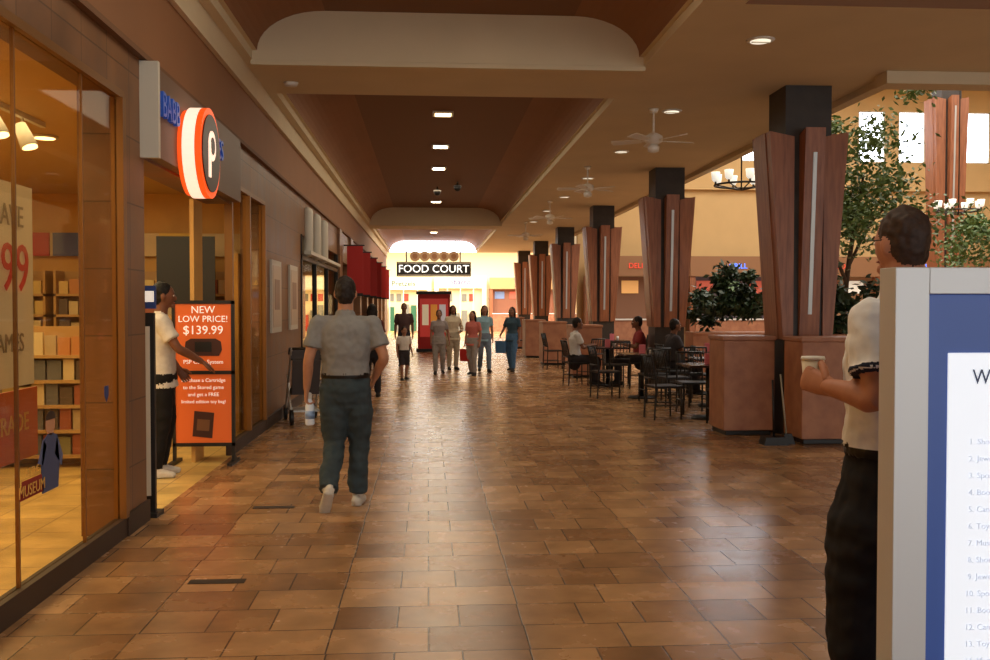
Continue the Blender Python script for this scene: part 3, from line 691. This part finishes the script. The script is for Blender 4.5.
def bottle(D,Mh):
    b=MB(); w=D['wL']; x,y,z=w.x+.02,w.y+.03,w.z-.13
    pl=mat('bottle_plastic',(225,232,240),.15,emit=.05); lb=mat('bottle_label',(140,170,215),.4)
    b.tube([(x,y,z+.06),(x,y,z+.045),(x,y,z+.0),(x,y,z-.14),(x,y,z-.15)],[.013,.014,.035,.036,.030],pl,16); b.tube([(x,y,z-.04),(x,y,z-.1)],.0368,lb,16); b.tube([(x,y,z+.085),(x,y,z+.06)],.016,white,12,(1,1))
    return [b.build('water_bottle')]
person('walking_man',(-.635,7.48,0),0.03,1.77,dict(pel=(.0,0,.945),
    hL=(-.085,0,.915),hR=(.085,0,.915),kL=(-.09,.02,.49),aL=(-.115,-.26,.165),fL=(-.2,.62,-.78),kR=(.095,.08,.50),aR=(.085,.05,.08),fR=(.16,1,0),
    eL=(-.272,-.05,1.13),wL=(-.295,.02,.90),sL=(-.205,-.015,1.40),sR=(.205,-.015,1.40),eR=(.290,-.06,1.14),wR=(.215,.10,.97)),
    shirt=(136,135,134),pants=(58,70,76),skin=(186,134,104),hair=(40,32,28),shoe=(210,206,196),voxel=.008,bulk=1.12,folds=.010,curl=(.75,.6),collar=True,extra=bottle,palm={'L':(1,.1,0),'R':(-1,0,0)},belt=(26,22,20),legk=1.15)
def cup(D,Mh):
    b=MB(); w=D['wL']; c=w+V((.05,.085,.03))
    b.tube([c+V((0,0,-.05)),c+V((0,0,.05))],[.028,.036],mat('paper_cup',(226,214,190),.5),20); b.tube([c+V((0,0,.05)),c+V((0,0,.06))],[.039,.036],white,20)
    g=MB(); g.T=Mh
    for sd in (-1,1): g.tube([(sd*.084,-.01,.012),(sd*.077,.085,.012)],.002,black,6)
    return [b.build('coffee_cup'),g.build('glasses_temple')]
person('standing_man',(1.60,3.18,0),math.radians(36),1.88,dict(
    eL=(-.245,-.06,1.165),wL=(-.205,.12,1.19),head=(.01,.0,1.64),kL=(-.17,.03,.49),aL=(-.21,-.02,.08),kR=(.12,.03,.49),aR=(.14,0,.08)),
    shirt=(232,232,232),pants=(28,26,28),skin=(182,124,96),hair=(60,42,32),shoe=(24,22,22),voxel=.007,stripe=(40,44,60),folds=.009,curl=(.7,.6),collar=True,bulk=1.17,extra=cup,legk=1.3,head_k=.90,
    palm={'L':(1,.35,0)},thumb={'L':(0,0,1)},hyaw=-.32,hdir={'L':V((.15,1,.25))})
person('reaching_man',(-2.42,8.95,0),math.radians(-72),1.76,dict(eR=(.24,.12,1.17),wR=(.15,.33,1.04),eL=(-.22,.03,1.14),wL=(-.2,.16,.95),kL=(-.1,.05,.5),aL=(-.1,-.02,.08),kR=(.1,0,.5),aR=(.11,-.08,.08)),
    shirt=(212,206,198),pants=(22,20,22),skin=(120,78,58),hair=(20,16,14),shoe=(205,200,195),voxel=.010,palm={'R':(-.3,0,-1),'L':(1,0,0)},curl=(.5,.2),untuck=True)
person('child',(-.5,20.2,0),math.radians(200),1.10,dict(kR=(.1,.07,.49),aR=(.1,.08,.08),kL=(-.1,-.01,.49),aL=(-.1,-.12,.09),wL=(-.27,.05,.9)),shirt=(210,200,190),pants=(54,48,52),skin=(160,114,90),shorts=True,head_k=1.18)
person('woman_shopper',(.25,22.0,0),math.pi,1.46,dict(kR=(.1,.07,.49),aR=(.1,.1,.08),aL=(-.1,-.14,.09),eL=(-.25,-.03,1.13),wL=(-.28,.05,.9)),shirt=(150,140,138),pants=(150,142,136),skin=(150,106,84),fem=True,untuck=True,bulk=1.1)
person('woman_shopper',(.60,23.4,0),math.pi+.3,1.56,dict(wR=(.19,.15,.98),eL=(-.26,0,1.12),wL=(-.16,.2,1.05)),shirt=(206,190,164),pants=(176,162,140),skin=(130,90,70),fem=True,longhair=True,untuck=True,sleeve='long',bulk=1.2)
def bag(c):
    def f(D,Mh):
        b=MB(); w=D['wR']; x,y,z=w.x,w.y,w.z-.12
        b.prism([(x-.13,z-.38),(x+.13,z-.38),(x+.15,z-.05),(x-.15,z-.05)],'y',y-.05,y+.05,c); b.tube([(x-.08,y,z-.06),(x-.03,y,z+.04),(x+.03,y,z+.04),(x+.08,y,z-.06)],.006,c,6); return [b.build('shopping_bag')]
    return f
person('woman_shopper',(1.0,21.5,0),math.pi-.5,1.44,dict(aL=(-.12,.14,.08),kL=(-.1,.12,.49),aR=(.1,-.12,.09)),shirt=(196,110,100),pants=(150,140,134),skin=(166,118,94),fem=True,untuck=True,longhair=True,extra=bag(red),bulk=1.08)
person('woman_shopper',(1.32,22.6,0),math.pi+.1,1.56,dict(aL=(-.1,.14,.08),kL=(-.1,.12,.49),aR=(.1,-.16,.09),eR=(.25,0,1.13)),shirt=(140,176,190),pants=(110,124,140),skin=(160,114,90),fem=True,untuck=True,longhair=True)
person('man_shopper',(-.62,25.0,0),math.pi,1.62,None,shirt=(80,60,60),pants=(48,44,50),skin=(120,84,66))
person('woman_shopper',(2.0,22.8,0),math.pi-.5,1.52,dict(aL=(-.1,.18,.08),kL=(-.1,.14,.49),aR=(.1,-.16,.09),eR=(.27,-.02,1.15),wR=(.26,.2,1.0)),shirt=(54,76,90),pants=(70,100,130),skin=(140,100,80),fem=True,untuck=True,longhair=True,bulk=1.1,extra=bag(mat('bag_blue',(70,110,150),.6)))
person('woman_shopper',(-.95,16.5,0),.1,1.58,None,shirt=(90,44,38),pants=(40,38,42),skin=(120,80,60),fem=True,longhair=True)
SIT=dict(pel=(0,0,.53),neck=(0,.02,1.06),head=(0,.06,1.225),sL=(-.18,.01,1.0),sR=(.18,.01,1.0),eL=(-.22,.1,.76),eR=(.22,.1,.76),wL=(-.12,.33,.80),wR=(.12,.33,.80),
   hL=(-.09,.02,.52),hR=(.09,.02,.52),kL=(-.11,.43,.5),kR=(.11,.43,.5),aL=(-.11,.42,.08),aR=(.11,.42,.08))
pl={'L':(.3,0,-1),'R':(-.3,0,-1)}; th={'L':(1,0,0),'R':(-1,0,0)}
person('seated_diner',(2.86,18.65,0),-R90+.15,1.72,SIT,shirt=(205,200,196),pants=(50,46,50),skin=(130,90,70),palm=pl,thumb=th,fem=True)
person('seated_diner',(4.14,18.6,0),R90-.1,1.75,SIT,shirt=(150,60,60),pants=(40,38,44),skin=(120,80,60),palm=pl,thumb=th)
person('seated_diner',(4.28,16.65,0),-R90+.15,1.72,SIT,shirt=(60,56,60),pants=(40,40,46),skin=(120,80,60),palm=pl,thumb=th)

# ================================================================ lights
def area(name,loc,size,power,col=(1,.84,.62),rot=(0,0,0),sy=None):
    l=bpy.data.lights.new(name,'AREA'); l.energy=power; l.size=size; l.color=col
    if sy: l.shape='RECTANGLE'; l.size_y=sy
    o=bpy.data.objects.new(name,l); COL.objects.link(o); o.location=loc; o.rotation_euler=rot; return o
area('fill_tray_near',(.25,5,4.6),2.2,95,sy=7)  # added fill under the near tray, not an actual fixture
area('fill_tray_mid',(.25,20,4.6),2.2,165,sy=14)  # added general fill along the middle tray, apart from the modelled downlights
area('fill_tray_far',(.25,39,4.6),2.2,330,sy=10)  # added fill for the far corridor, no fixture of its own
area('light_food_court',(2,53,5.4),14,4200,(1,.94,.82),sy=9)
area('light_dining',(13,22,9.3),14,2500,(1,.96,.88),sy=18)
area('light_shop',(-4.4,6.5,2.95),3.6,290,(1,.78,.42),sy=9)
area('light_dark_shop',(-4,18,2.95),2,20,(1,.8,.6),sy=5)
w=bpy.data.worlds.new('world'); scene.world=w; w.use_nodes=True
w.node_tree.nodes['Background'].inputs[0].default_value=(1,.98,.95,1); w.node_tree.nodes['Background'].inputs[1].default_value=1.9

# ================================================================ camera
cam=bpy.data.cameras.new('camera'); cam.lens=35; cam.sensor_width=36; co=bpy.data.objects.new('camera',cam); COL.objects.link(co)
co.location=(0,0,1.55); co.rotation_euler=(math.radians(90-1.43),0,math.radians(-3.98)); cam.clip_end=200
scene.camera=co
